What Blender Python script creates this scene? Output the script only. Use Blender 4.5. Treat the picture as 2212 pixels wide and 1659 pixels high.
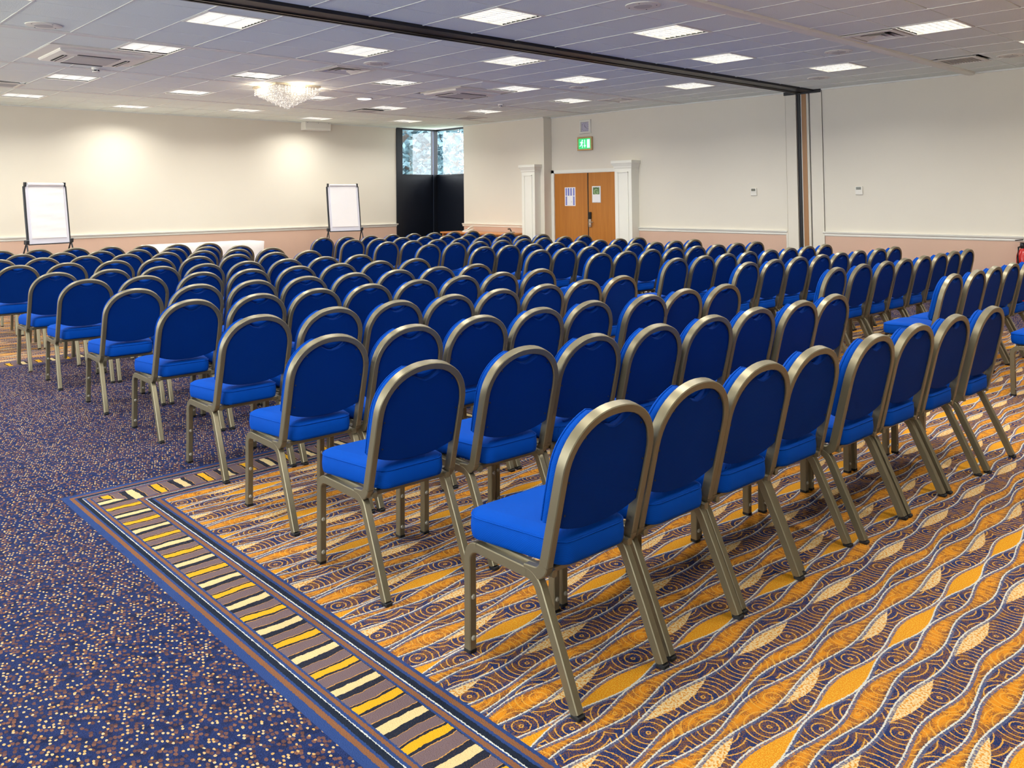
import bpy, math, random
from mathutils import Vector, Matrix
random.seed(7)
for o in list(bpy.data.objects): bpy.data.objects.remove(o)
SC = bpy.context.scene
COL = SC.collection
PI = math.pi
CEIL, XR, YB = 3.172, 12.566, 16.19         # ceiling height, right wall plane, back wall plane
XL, YF = -2.6, -5.0                          # unseen left and front walls

# ------------------------------------------------------------------ camera
yaw, pitch, roll = math.radians(43.042), math.radians(2.135), math.radians(-0.604)
fpx, cy, HC = 1809.8, 357.6, 1.52
fw = Vector((math.sin(yaw)*math.cos(pitch), math.cos(yaw)*math.cos(pitch), math.sin(pitch)))
rt = Vector((math.cos(yaw), -math.sin(yaw), 0)); up = rt.cross(fw)
r2 = rt*math.cos(roll) + up*math.sin(roll); u2 = -rt*math.sin(roll) + up*math.cos(roll)
cam = bpy.data.cameras.new('camera'); cam.sensor_width = 36; cam.lens = 36*fpx/2212
cam.shift_y = -(829.5-cy)/2212; cam.clip_start = .05; cam.clip_end = 200
co = bpy.data.objects.new('camera', cam); COL.objects.link(co)
co.matrix_world = Matrix(((r2.x, u2.x, -fw.x, 0), (r2.y, u2.y, -fw.y, 0), (r2.z, u2.z, -fw.z, HC), (0, 0, 0, 1)))
SC.camera = co
def project(p):
    d = Vector(p) - Vector((0, 0, HC)); k = d.dot(fw)
    if k < .05: return None
    return 1106 + fpx*d.dot(r2)/k, cy - fpx*d.dot(u2)/k, k

# ------------------------------------------------------------------ world, exposure
W = bpy.data.worlds.new('sky'); SC.world = W; W.use_nodes = True
bg = W.node_tree.nodes['Background']; bg.inputs[0].default_value = (.92, .97, 1, 1); bg.inputs[1].default_value = 7.2
SC.view_settings.view_transform = 'Standard'; SC.view_settings.look = 'None'
SC.view_settings.exposure = 0.0; SC.view_settings.gamma = 1; SC.view_settings.use_curve_mapping = False
SC.cycles.max_bounces = 6; SC.cycles.diffuse_bounces = 4; SC.cycles.glossy_bounces = 2; SC.cycles.transmission_bounces = 4
SC.cycles.sample_clamp_indirect = 6; SC.cycles.caustics_reflective = False; SC.cycles.caustics_refractive = False
SC.cycles.use_denoising = True; SC.cycles.use_adaptive_sampling = True; SC.cycles.adaptive_threshold = .06; SC.cycles.adaptive_min_samples = 12
LAMP_W = 26.0; LAMP_COL = (1, .985, .92); LAMP_SPREAD = math.radians(148)

# ------------------------------------------------------------------ colours and materials
def lin(r, g, b):
    f = lambda c: ((c/255+.055)/1.055)**2.4 if c > 10 else c/255/12.92
    return (f(r), f(g), f(b), 1)
MATS = {}
def mat(name, rgb, rough=.6, metal=0, spec=.4, noise=0, nscale=8, bump=0, bscale=200, emit=0, sheen=0, coat=0):
    if name in MATS: return MATS[name]
    m = bpy.data.materials.new(name); m.use_nodes = True; nt = m.node_tree; b = nt.nodes['Principled BSDF']
    c = rgb if len(rgb) == 4 else (*rgb, 1)
    b.inputs['Base Color'].default_value = c; b.inputs['Roughness'].default_value = rough
    b.inputs['Metallic'].default_value = metal; b.inputs['Specular IOR Level'].default_value = spec
    if sheen: b.inputs['Sheen Weight'].default_value = sheen; b.inputs['Sheen Tint'].default_value = c
    if coat: b.inputs['Coat Weight'].default_value = coat
    if emit: m.cycles.emission_sampling = 'NONE'; b.inputs['Emission Color'].default_value = c; b.inputs['Emission Strength'].default_value = emit
    tc = nt.nodes.new('ShaderNodeTexCoord')
    if noise:
        n = nt.nodes.new('ShaderNodeTexNoise'); n.inputs['Scale'].default_value = nscale; n.inputs['Detail'].default_value = 4
        nt.links.new(tc.outputs['Object'], n.inputs['Vector'])
        mx = nt.nodes.new('ShaderNodeMix'); mx.data_type = 'RGBA'
        mx.inputs[6].default_value = tuple(min(1, v*(1-noise)) for v in c[:3])+(1,)
        mx.inputs[7].default_value = tuple(min(1, v*(1+noise)) for v in c[:3])+(1,)
        nt.links.new(n.outputs['Fac'], mx.inputs[0]); nt.links.new(mx.outputs[2], b.inputs['Base Color'])
    if bump:
        n = nt.nodes.new('ShaderNodeTexNoise'); n.inputs['Scale'].default_value = bscale; n.inputs['Detail'].default_value = 3
        nt.links.new(tc.outputs['Object'], n.inputs['Vector'])
        bp = nt.nodes.new('ShaderNodeBump'); bp.inputs['Strength'].default_value = bump; bp.inputs['Distance'].default_value = .004
        nt.links.new(n.outputs['Fac'], bp.inputs['Height']); nt.links.new(bp.outputs['Normal'], b.inputs['Normal'])
    MATS[name] = m; return m

class X:                                     # tiny expression builder: Python arithmetic -> Math nodes
    nt = None
    def __init__(s, v): s.v = v
    @staticmethod
    def op(o, *a):
        n = X.nt.nodes.new('ShaderNodeMath'); n.operation = o
        for i, q in enumerate(a):
            if isinstance(q, X): X.nt.links.new(q.v, n.inputs[i])
            else: n.inputs[i].default_value = q
        return X(n.outputs[0])
    def __add__(s, o): return X.op('ADD', s, o)
    __radd__ = __add__
    def __sub__(s, o): return X.op('SUBTRACT', s, o)
    def __rsub__(s, o): return X.op('SUBTRACT', o, s)
    def __mul__(s, o): return X.op('MULTIPLY', s, o)
    __rmul__ = __mul__
    def __truediv__(s, o): return X.op('DIVIDE', s, o)
    def sin(s): return X.op('SINE', s)
    def cos(s): return X.op('COSINE', s)
    def abs(s): return X.op('ABSOLUTE', s)
    def sqrt(s): return X.op('SQRT', s)
    def fract(s): return X.op('FRACT', s)
    def gt(s, o): return X.op('GREATER_THAN', s, o)
    def lt(s, o): return X.op('LESS_THAN', s, o)
    def min(s, o): return X.op('MINIMUM', s, o)
    def max(s, o): return X.op('MAXIMUM', s, o)
    def clamp(s): return s.max(0).min(1)
def mixc(f, a, b):
    n = X.nt.nodes.new('ShaderNodeMix'); n.data_type = 'RGBA'
    if isinstance(f, X): X.nt.links.new(f.v, n.inputs[0])
    else: n.inputs[0].default_value = f
    for i, q in ((6, a), (7, b)):
        if isinstance(q, tuple): n.inputs[i].default_value = q
        else: X.nt.links.new(q, n.inputs[i])
    return n.outputs[2]
def ramp(f, stops, mode='CONSTANT'):
    n = X.nt.nodes.new('ShaderNodeValToRGB'); cr = n.color_ramp; cr.interpolation = mode
    while len(cr.elements) < len(stops): cr.elements.new(.5)
    for e, (p, c) in zip(cr.elements, stops): e.position = p
    for e, (p, c) in zip(cr.elements, stops): e.position = p; e.color = c
    X.nt.links.new(f.v, n.inputs[0]); return n.outputs[0]
def noise(vec, scale, detail=2, dim='2D', out='Fac', rough=.5):
    n = X.nt.nodes.new('ShaderNodeTexNoise'); n.noise_dimensions = dim
    n.inputs['Scale'].default_value = scale; n.inputs['Detail'].default_value = detail; n.inputs['Roughness'].default_value = rough
    X.nt.links.new(vec, n.inputs['Vector']); return X(n.outputs[out])

def carpet_material():
    m = bpy.data.materials.new('woven_carpet'); m.use_nodes = True; X.nt = nt = m.node_tree; b = nt.nodes['Principled BSDF']
    tc = nt.nodes.new('ShaderNodeTexCoord'); sp = nt.nodes.new('ShaderNodeSeparateXYZ'); V = tc.outputs['Object']
    nt.links.new(V, sp.inputs[0]); x, y = X(sp.outputs[0]), X(sp.outputs[1])
    na = noise(V, 130, 1); nb = noise(V, 230, 1); ncx = noise(V, 23, 2)
    j = (na-.5)
    # ---- speckled ground
    vo = nt.nodes.new('ShaderNodeTexVoronoi'); vo.voronoi_dimensions = '2D'; vo.inputs['Scale'].default_value = 80; vo.inputs['Randomness'].default_value = .85
    mp = nt.nodes.new('ShaderNodeMapping'); mp.inputs['Rotation'].default_value = (0, 0, .5); mp.inputs['Scale'].default_value = (1, .7, 1)
    nt.links.new(V, mp.inputs[0]); nt.links.new(mp.outputs[0], vo.inputs['Vector'])
    vc = nt.nodes.new('ShaderNodeSeparateColor'); nt.links.new(vo.outputs['Color'], vc.inputs[0])
    d = X(vo.outputs['Distance']) + j*.35; r = X(vc.outputs[0]); g = X(vc.outputs[1])
    blue = mixc((nb*1.6-.3).clamp(), lin(16, 32, 76), lin(44, 64, 120))
    blue = mixc(((ncx-.5)*5).clamp()*.6, blue, lin(14, 20, 48))
    fleck = mixc(g, lin(240, 182, 88), lin(246, 216, 158)); rust = mixc(g, lin(92, 62, 56), lin(150, 102, 74))
    ground = mixc(d.lt(.44)*r.gt(.24)*r.lt(.60)*.85, blue, rust)
    ground = mixc(d.lt(.31)*r.gt(.70)*.88, ground, fleck)
    # ---- wavy pattern, repeat .507 x .4945 m
    u = (x-2.197)/.507 + j*.012; vv = (y-1.301)/.4945 + (nb-.5)*.012
    v = (vv+.5).fract()-.5
    cu, su = (u*(2*PI)).cos(), (u*(2*PI)).sin()
    LN = [(-.435, .010, -.026), (-.335, .031, .008), (-.227, .008, -.032), (-.153, .004, .036), (-.064, -.012, -.030),
          (.099, -.007, -.021), (.211, .016, .027), (.288, -.025, .010), (.380, -.018, -.022)]
    k = near = slate = None; S = []
    for c0, c1, c2 in LN:
        s = cu*c1 + su*c2 + c0; S.append(s); t = s - v
        below = t.gt(0); k = (1-below) if k is None else k + (1-below)
        a = t.abs(); near = a if near is None else near.min(a)
        q = below*t.lt(.024); slate = q if slate is None else slate.max(q)
    dm = None
    for px, py in ((0, 0), (.26, .13), (.19, -.22), (.80, -.29), (.47, -.30), (.757, .21), (.38, -.03), (.47, .45), (.97, .43)):
        du = (u-(px-.5)).fract()-.5; dv = (v-(py-.5)).fract()-.5
        e = (du*du + dv*dv).sqrt(); dm = e if dm is None else dm.min(e)
    ring = (dm/.043 + j*.12 - .18).fract().lt(.20)
    B1 = mixc(((nb-.47)*6 + (ncx-.5)*5).clamp(), lin(34, 54, 106), lin(140, 92, 52))
    O1 = mixc(((nb-.5)*5 + (ncx-.5)*6).clamp()*.8, lin(244, 156, 34), lin(140, 84, 52))
    edge = (1 - near/.045).clamp()
    O1 = mixc((edge*1.3*(na*2-.35).clamp()).clamp(), O1, lin(96, 72, 66))
    O2 = mixc(((nb-.45)*5).clamp(), lin(244, 156, 20), lin(255, 196, 60))
    CR = mixc(((na-.46)*6).clamp(), lin(255, 226, 168), lin(238, 160, 56))
    f = k/9 + .05
    isO1 = k.gt(1.5)*k.lt(2.5) + k.gt(5.5)*k.lt(6.5) + k.gt(7.5)*k.lt(8.5)
    patt = mixc(isO1.clamp(), B1, O1)
    patt = mixc(ring*.85, patt, lin(250, 186, 76))
    patt = mixc(k.gt(3.5)*k.lt(4.5), patt, O2)
    uf = u.fract()
    lens1 = ((uf-.21)/.62).clamp()*PI; c1m = k.gt(4.5)*k.lt(5.5)*((S[5] - v).lt(lens1.sin()*.098))
    u3 = (u-.48).fract(); lens2 = (u3/.70).clamp()*PI
    vlow = v - k.gt(8.5); c2m = (k.lt(.5) + k.gt(8.5))*((S[0] - vlow).lt(lens2.sin()*.118))
    patt = mixc((c1m + c2m).clamp(), patt, CR)
    patt = mixc(slate*(na*1.5).clamp(), patt, lin(92, 104, 142))
    patt = mixc((near + (na-.5)*.008).lt(.0050), patt, lin(236, 234, 222))
    # ---- borders of the two patterned fields
    ex = (x-1.265).min(10.55-x)
    ey = ((4.767-y).min(y+3.0)).max((y-8.80).min(15.3-y))
    D = ex.min(ey); along = y + (x-y)*ey.lt(ex)
    Dj = D + j*.006
    bl, br, bk, wh = lin(48, 76, 136), lin(146, 98, 66), lin(28, 40, 58), lin(232, 232, 222)
    prof = ramp((Dj/.4).clamp(), [(0, bl), (.075, br), (.122, bl), (.145, bk), (.197, wh), (.206, bl), (.232, br), (.268, bl), (.29, bk),
                                (.70, bl), (.72, br), (.762, bl), (.78, wh), (.79, bk), (.84, bl), (.87, br), (.915, bl)])
    wob = along + (ncx-.5)*.012 + (noise(V, 7, 1)-.5)*.02 + j*.004
    w = ((wob-4.423)/.2487).fract()
    gd = lin(222, 164, 84); yl, mv, crm, wl = lin(250, 186, 34), lin(124, 104, 108), lin(246, 218, 158), lin(240, 220, 170)
    st = ramp(w, [(0, yl), (.07, bk), (.105, gd), (.115, mv), (.29, gd), (.30, bk), (.42, crm), (.57, bk), (.655, gd), (.665, mv), (.875, gd), (.885, bk), (.93, yl)])
    st = mixc(((nb-.5)*3).clamp(), st, mixc(.78, lin(150, 100, 60), st))
    bord = mixc(Dj.gt(.116)*Dj.lt(.28), prof, st)
    colr = mixc(D.gt(0), ground, mixc(D.gt(.38), bord, patt))
    colr = mixc(.36, colr, lin(20, 18, 20))
    colr = mixc((noise(V, 1.3, 3)*1.4-.4).clamp()*.12, colr, lin(90, 80, 84))
    nt.links.new(colr, b.inputs['Base Color']); b.inputs['Roughness'].default_value = .95; b.inputs['Specular IOR Level'].default_value = .08
    bp = nt.nodes.new('ShaderNodeBump'); bp.inputs['Strength'].default_value = .5; bp.inputs['Distance'].default_value = .004
    nt.links.new(nb.v, bp.inputs['Height']); nt.links.new(bp.outputs['Normal'], b.inputs['Normal'])
    return m

def fabric_material(name, ca, cb):
    m = bpy.data.materials.new(name); m.use_nodes = True; X.nt = nt = m.node_tree; b = nt.nodes['Principled BSDF']
    tc = nt.nodes.new('ShaderNodeTexCoord'); sp = nt.nodes.new('ShaderNodeSeparateXYZ'); nt.links.new(tc.outputs['Object'], sp.inputs[0])
    x, y, z = (X(sp.outputs[i]) for i in range(3))
    wv = ((x*900).sin()*((y+z)*900).sin()*.5+.5)
    n = noise(tc.outputs['Object'], 5, 3, '3D')
    c = mixc((wv*.6+n*.4).clamp(), ca, cb)
    nt.links.new(c, b.inputs['Base Color']); b.inputs['Roughness'].default_value = .7; b.inputs['Specular IOR Level'].default_value = .06
    bp = nt.nodes.new('ShaderNodeBump'); bp.inputs['Strength'].default_value = .25; bp.inputs['Distance'].default_value = .001
    nt.links.new(wv.v, bp.inputs['Height']); nt.links.new(bp.outputs['Normal'], b.inputs['Normal'])
    return m

def wood_material(name, c1, c2, axis='Z', scale=26):
    m = bpy.data.materials.new(name); m.use_nodes = True; X.nt = nt = m.node_tree; b = nt.nodes['Principled BSDF']
    tc = nt.nodes.new('ShaderNodeTexCoord'); mp = nt.nodes.new('ShaderNodeMapping')
    mp.inputs['Scale'].default_value = (1, 1, .06) if axis == 'Z' else (1, .06, 1)
    nt.links.new(tc.outputs['Object'], mp.inputs[0]); n = noise(mp.outputs[0], scale, 5, '3D')
    n2 = noise(mp.outputs[0], 4, 2, '3D')
    nt.links.new(mixc((n*.9+n2*.5-.2).clamp(), c1, c2), b.inputs['Base Color']); b.inputs['Roughness'].default_value = .4
    return m

M_FAB = fabric_material('blue_weave', (.0, .038, .26, 1), (.0004, .066, .40, 1)); M_FAB_SHADED = fabric_material('shaded_blue_weave', (.0, .016, .125, 1), (.0001, .027, .19, 1))  # second one: weave darkened for back panels, shade of chair backs put in colour
M_FRAME = mat('champagne_metal', lin(126, 118, 95), rough=.38, metal=.65, spec=.5)
M_RUB = mat('black_rubber', lin(24, 24, 26), rough=.7)
M_CLEAR = mat('clear_bumper', lin(150, 146, 132), rough=.15, spec=.7)
M_SCREW = mat('dark_screw', lin(20, 24, 40), rough=.5)
M_WALL = mat('cream_paint', lin(229, 222, 206), rough=.75, spec=.2, noise=.02, nscale=2, bump=.05, bscale=160)
M_DADO = mat('pink_beige_vinyl', lin(214, 180, 158), rough=.7, spec=.2, noise=.03, nscale=3, bump=.05, bscale=160)
M_WHITE = mat('white_gloss_paint', lin(240, 238, 226), rough=.4, spec=.4, noise=.01, nscale=3)
M_TILE = mat('fissured_tile', lin(242, 249, 240), rough=.95, spec=.1, noise=.05, nscale=90, bump=.55, bscale=85)
M_GRID = mat('white_grid_metal', lin(230, 231, 223), rough=.5, noise=.02, nscale=3)
M_SLAB = mat('ceiling_void', lin(120, 118, 116), rough=.9, noise=.05)
M_BLACK = mat('black_aluminium', lin(30, 30, 32), rough=.45, spec=.5, noise=.05)
M_BLACK2 = mat('dark_track_lip', lin(74, 70, 62), rough=.35, metal=.6, noise=.05)
M_PLASTIC = mat('ivory_plastic', lin(232, 228, 216), rough=.4, noise=.01)
M_GREY = mat('grey_grille', lin(200, 197, 190), rough=.6, noise=.03)
M_DARK = mat('dark_slot', lin(34, 34, 34), rough=.7, noise=.05)
M_LAMP = mat('lamp_reflector', (1, .985, .95), rough=.5, emit=2.4)
M_BLADE = mat('louvre_aluminium', lin(248, 248, 244), rough=.35, metal=.15, spec=.6, noise=.02)
M_PAPER = mat('white_paper', lin(244, 242, 242), rough=.85, noise=.02, nscale=5)
M_CLOTH = mat('white_linen', lin(246, 245, 244), rough=.9, noise=.015, nscale=6, bump=.1, bscale=300)

# ------------------------------------------------------------------ mesh helpers
class MB:
    def __init__(s): s.v = []; s.f = []
    def add(s, vs, fs):
        b = len(s.v); s.v += [tuple(q) for q in vs]; s.f += [tuple(b+i for i in f) for f in fs]; return s
    def box(s, x0, x1, y0, y1, z0, z1):
        return s.add([(x0,y0,z0),(x1,y0,z0),(x1,y1,z0),(x0,y1,z0),(x0,y0,z1),(x1,y0,z1),(x1,y1,z1),(x0,y1,z1)],
                     [(3,2,1,0),(4,5,6,7),(0,1,5,4),(1,2,6,5),(2,3,7,6),(3,0,4,7)])
    def bbox(s, x0, x1, y0, y1, z0, z1, b):                      # box with chamfered edges
        vs = []; 
        for (x, sx) in ((x0, 1), (x1, -1)):
            for (y, sy) in ((y0, 1), (y1, -1)):
                for (z, sz) in ((z0, 1), (z1, -1)):
                    vs += [(x, y+sy*b, z+sz*b), (x+sx*b, y, z+sz*b), (x+sx*b, y+sy*b, z)]
        return s.hull(vs)
    def hull(s, vs):
        import bmesh
        bm = bmesh.new()
        for q in vs: bm.verts.new(q)
        bmesh.ops.convex_hull(bm, input=bm.verts)
        bmesh.ops.dissolve_limit(bm, angle_limit=.02, verts=bm.verts, edges=bm.edges)
        bm.verts.index_update()
        s.add([q.co[:] for q in bm.verts], [[q.index for q in f.verts] for f in bm.faces]); bm.free(); return s
    def rings(s, loops, cap0=True, cap1=True, closed=True):
        n = len(loops[0]); b = len(s.v)
        for L in loops: s.v += [tuple(q) for q in L]
        for i in range(len(loops)-1):
            for j in range(n if closed else n-1):
                a, c = b+i*n+j, b+i*n+(j+1) % n
                s.f.append((a, c, c+n, a+n))
        if cap0: s.f.append(tuple(b+j for j in reversed(range(n))))
        if cap1: s.f.append(tuple(b+(len(loops)-1)*n+j for j in range(n)))
        return s
    def fan(s, loop, c, flip=False):
        b = len(s.v); s.v += [tuple(q) for q in loop] + [tuple(c)]; n = len(loop)
        for j in range(n):
            t = (b+j, b+(j+1) % n, b+n); s.f.append(t[::-1] if flip else t)
        return s
    def sweep(s, path, N, w, d, bev=.004):                      # rectangular tube, N = constant normal of the bend plane
        N = Vector(N).normalized(); P = [Vector(p) for p in path]; loops = []
        for i, p in enumerate(P):
            t = (P[min(i+1, len(P)-1)]-P[max(i-1, 0)]).normalized(); B = t.cross(N).normalized()
            sc = 1.0
            if 0 < i < len(P)-1:
                a = (P[i]-P[i-1]).normalized().dot((P[i+1]-P[i]).normalized()); sc = 1/max(.5, math.sqrt((1+a)/2))
            hw, hd = w/2, d/2
            pr = [(-hw+bev,-hd),(hw-bev,-hd),(hw,-hd+bev),(hw,hd-bev),(hw-bev,hd),(-hw+bev,hd),(-hw,hd-bev),(-hw,-hd+bev)]
            loops.append([p+B*(q[0]*sc)+N*q[1] for q in pr])
        return s.rings(loops)
    def tube(s, path, r, n=8):
        P = [Vector(p) for p in path]; loops = []
        ref = Vector((0, 0, 1))
        for i, p in enumerate(P):
            t = (P[min(i+1, len(P)-1)]-P[max(i-1, 0)]).normalized()
            if abs(t.dot(ref)) > .9: ref = Vector((1, 0, 0)) if abs(t.x) < .9 else Vector((0, 1, 0))
            a = t.cross(ref).normalized(); c = t.cross(a)
            loops.append([p + a*(r*math.cos(2*PI*k/n)) + c*(r*math.sin(2*PI*k/n)) for k in range(n)])
        return s.rings(loops)
    def lathe(s, prof, c=(0, 0, 0), n=24, axis='z'):
        loops = []
        for r, z in prof:
            L = []
            for k in range(n):
                a = 2*PI*k/n; q = (r*math.cos(a), r*math.sin(a), z)
                if axis == 'y': q = (q[0], q[2], q[1])
                if axis == 'x': q = (q[2], q[0], q[1])
                L.append((c[0]+q[0], c[1]+q[1], c[2]+q[2]))
            loops.append(L)
        return s.rings(loops)
    def prism(s, poly, axis, a0, a1):                            # polygon in the plane of the two other axes
        def P(q, t):
            return {'x': (t, q[0], q[1]), 'y': (q[0], t, q[1]), 'z': (q[0], q[1], t)}[axis]
        return s.rings([[P(q, a0) for q in poly], [P(q, a1) for q in poly]])
    def mesh(s, name, m, smooth=None):
        me = bpy.data.meshes.new(name); me.from_pydata(s.v, [], s.f); me.materials.append(m)
        import bmesh
        bm = bmesh.new(); bm.from_mesh(me); bmesh.ops.recalc_face_normals(bm, faces=bm.faces); bm.to_mesh(me); bm.free()
        if smooth is not None:
            me.polygons.foreach_set('use_smooth', [True]*len(me.polygons)); me.set_sharp_from_angle(angle=math.radians(smooth))
        me.update(); return me
    def build(s, name, m, parent=None, smooth=None, loc=None):
        o = bpy.data.objects.new(name, s.mesh(name, m, smooth)); COL.objects.link(o)
        if parent: o.parent = parent
        if loc: o.location = loc
        return o
def obj(name, me, parent=None, loc=None, rot=None, scale=None):
    o = bpy.data.objects.new(name, me); COL.objects.link(o)
    if parent: o.parent = parent
    if loc: o.location = loc
    if rot: o.rotation_euler = rot
    if scale: o.scale = scale
    return o
def tag(o, label=None, cat=None, group=None, kind=None):
    if label: o['label'] = label
    if cat: o['category'] = cat
    if group: o['group'] = group
    if kind: o['kind'] = kind
    return o
def thing(name, label, cat, loc=(0, 0, 0), rz=0, group=None):
    o = bpy.data.objects.new(name, None); COL.objects.link(o); o.location = loc; o.rotation_euler = (0, 0, rz); o.empty_display_size = .1
    return tag(o, label, cat, group)
def struct(name, mb, m, label=None, smooth=None):
    o = mb.build(name, m, smooth=smooth); return tag(o, label, None, None, 'structure')
def copy_tree(o, parent=None):
    c = o.copy(); COL.objects.link(c); c.parent = parent
    for ch in list(o.children): copy_tree(ch, c)
    return c
ORD = ['', 'first', 'second', 'third', 'fourth', 'fifth', 'sixth', 'seventh', 'eighth', 'ninth', 'tenth', 'eleventh', 'twelfth']
def text(name, s, size, m, parent, loc, rot, ext=.0008):
    c = bpy.data.curves.new(name, 'FONT'); c.body = s; c.size = size; c.extrude = ext; c.align_x = 'CENTER'; c.align_y = 'CENTER'
    t = bpy.data.objects.new(name, c); COL.objects.link(t)
    dg = bpy.context.evaluated_depsgraph_get(); me = bpy.data.meshes.new_from_object(t.evaluated_get(dg)); me.materials.clear(); me.materials.append(m)
    bpy.data.objects.remove(t)
    return obj(name, me, parent, loc, rot)

# ================================================================== THE ROOM
struct('floor', MB().box(XL-.2, XR+.3, YF-.2, YB+.2, -.12, 0), carpet_material(), 'speckled blue carpet with two patterned orange and navy fields and striped borders')

# ---- ceiling: slab, grid bars, tiles; cells taken by fixtures stay open
ceil_o = struct('ceiling', MB().box(XL-.2, XR+.4, YF-.2, YB+.4, CEIL+.2, CEIL+.32), M_SLAB, 'suspended ceiling of grey white textured tiles in a white grid')
GX0, GP = 3.016, .607
xl = [GX0+GP*k for k in range(-10, 16)]; xl = [x for x in xl if XL < x < XR] + [XR]; xl = [XL]+xl
SECT = [[-5.0, -4.64, -4.06, -3.48, -2.9, -2.32, -1.74, -1.16, -.58, 0, .58, 1.16, 1.75, 2.33, 2.91, 3.49, 4.04], [4.18, 4.78, 5.35, 5.93, 6.41],
        [6.77, 7.10, 7.68, 8.26, 8.87], [8.99, 9.58, 10.16, 10.75, 11.17], [11.27, 11.85, 12.44, 13.03, 13.67], [13.77, 14.4, 15.0, 15.02, 15.62, YB]]
LIGHTS = {1.50: [7.39, 9.87, 12.15], 3.32: [5.07, 7.39, 9.29, 12.15, 14.7], 5.137: [5.64, 7.97, 10.46, 12.74, 15.32],
          6.957: [5.07, 7.39, 9.87, 12.15, 14.7], 8.78: [3.2, 5.64, 7.97, 9.29, 12.74, 15.32], 10.605: [2.62, 5.07, 7.39, 9.87, 12.15, 14.7]}
OUT_LIGHTS = [(-.9, 7.39), (-.9, 12.15), (-.9, 4.49), (-.9, 1.45), (1.5, 4.49), (1.5, 14.7), (1.5, 2.04), (3.32, 2.62), (3.32, .29), (5.137, 3.2), (5.137, .87), (6.957, 2.62), (6.957, .29), (8.78, .87),
              (10.605, .29)]
holes = []                                                       # x0, x1, y0, y1 of fixtures that take the place of tiles
for cx, ys in LIGHTS.items(): holes += [(cx-.29, cx+.29, y-.28, y+.28) for y in ys]
holes += [(x-.29, x+.29, y-.28, y+.28) for x, y in OUT_LIGHTS]
AC = [(2.412, 3.56, 9.62, 10.70), (7.95, 8.95, 9.62, 10.62)]
holes += AC
VENTS = [(5.50, 6.04, 9.05, 9.60, 'cone'), (8.57, 9.08, 3.53, 4.02, 'cone'), (11.04, 11.56, 3.56, 4.03, 'grid'), (10.95, 11.50, 8.99, 9.51, 'ring'),
         (2.42, 2.98, 13.2, 13.67, 'grid'), (11.0, 11.52, 13.10, 13.62, 'grid'), (8.60, 9.05, 13.30, 13.62, 'grid')]
holes += [v[:4] for v in VENTS]
def free(x0, x1, y0, y1):
    return all(not (x0 < h[1]-.08 and x1 > h[0]+.08 and y0 < h[3]-.08 and y1 > h[2]+.08) for h in holes)
cells = []
for sec in SECT:
    for y0, y1 in zip(sec, sec[1:]):
        if y1-y0 < .05: continue
        for x0, x1 in zip(xl, xl[1:]):
            if x1-x0 > .05 and free(x0, x1, y0, y1):
                pr = [project((x, y, CEIL)) for x in (x0, x1) for y in (y0, y1)]
                vis = [q for q in pr if q and -40 < q[0] < 2252 and q[1] > -60]
                cells.append((len(vis) > 0, ((x0+x1)/2)**2+((y0+y1)/2)**2, x0, x1, y0, y1))
cells.sort(key=lambda c: (not c[0], c[1])); rest = MB(); cache = {}; nt_ = 0
for vis, _, x0, x1, y0, y1 in cells:
    w, d = x1-x0, y1-y0; g = .0055; dz = random.choice((0, 0, 0, .001, .002))
    if vis and nt_ < 296:
        key = (round(w, 3), round(d, 3))
        if key not in cache: cache[key] = MB().bbox(-w/2+g, w/2-g, -d/2+g, d/2-g, 0, .016, .004).mesh('ceiling_tile', M_TILE)
        obj('ceiling_tile', cache[key], ceil_o, ((x0+x1)/2, (y0+y1)/2, CEIL+dz)); nt_ += 1
    else: rest.box(x0+g, x1-g, y0+g, y1-g, CEIL, CEIL+.016)
tag(rest.build('far_ceiling_tiles', M_TILE, ceil_o), kind='stuff')
def spans(lo, hi, cuts):
    out = []; a = lo
    for c0, c1 in sorted(cuts):
        if c1 <= a or c0 >= hi: continue
        if c0 > a: out.append((a, min(c0, hi)))
        a = max(a, c1)
    if a < hi: out.append((a, hi))
    return out
for x in xl[1:-1]:
    cuts = [(h[2]+.02, h[3]-.02) for h in holes if h[0]+.05 < x < h[1]-.05] + [(6.42, 6.76)]
    mb = MB()
    for a, b in spans(YF, YB, cuts): mb.box(x-.008, x+.008, a, b, CEIL-.003, CEIL+.02)
    mb.build('grid_bar', M_GRID, ceil_o)
for sec in SECT:
    for y in sec[1:-1]:
        cuts = [(h[0]+.02, h[1]-.02) for h in holes if h[2]+.05 < y < h[3]-.05]; mb = MB()
        for a, b in spans(XL, XR, cuts): mb.box(a, b, y-.010, y+.010, CEIL+.010, CEIL+.02)
        mb.build('grid_bar', M_GRID, ceil_o)
for y0, y1 in ((8.87, 8.99), (11.17, 11.27), (13.67, 13.77)):
    MB().box(XL, XR, y0, y1, CEIL-.006, CEIL+.02).build('wide_grid_bar', M_GRID, ceil_o)
struct('trim_1', MB().prism([(4.04, CEIL), (4.05, CEIL-.022), (4.08, CEIL-.036), (4.14, CEIL-.036), (4.17, CEIL-.022), (4.18, CEIL), (4.18, CEIL+.02), (4.04, CEIL+.02)], 'x', XL, XR), M_WHITE,
       'cream rounded cover strip crossing the near ceiling to the right wall', 40)
cv = MB().box(XR-.02, XR, YF, 10.4, CEIL-.02, CEIL); cv.box(XL, 11.40, YB-.02, YB, CEIL-.02, CEIL); cv.box(12.35, 12.37, 12.27, 14.88, CEIL-.02, CEIL); cv.box(12.58, 12.6, 10.4, 12.27, CEIL-.02, CEIL)
struct('trim_2', cv, M_GRID, 'thin pale angle trim where the ceiling meets the walls')

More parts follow.
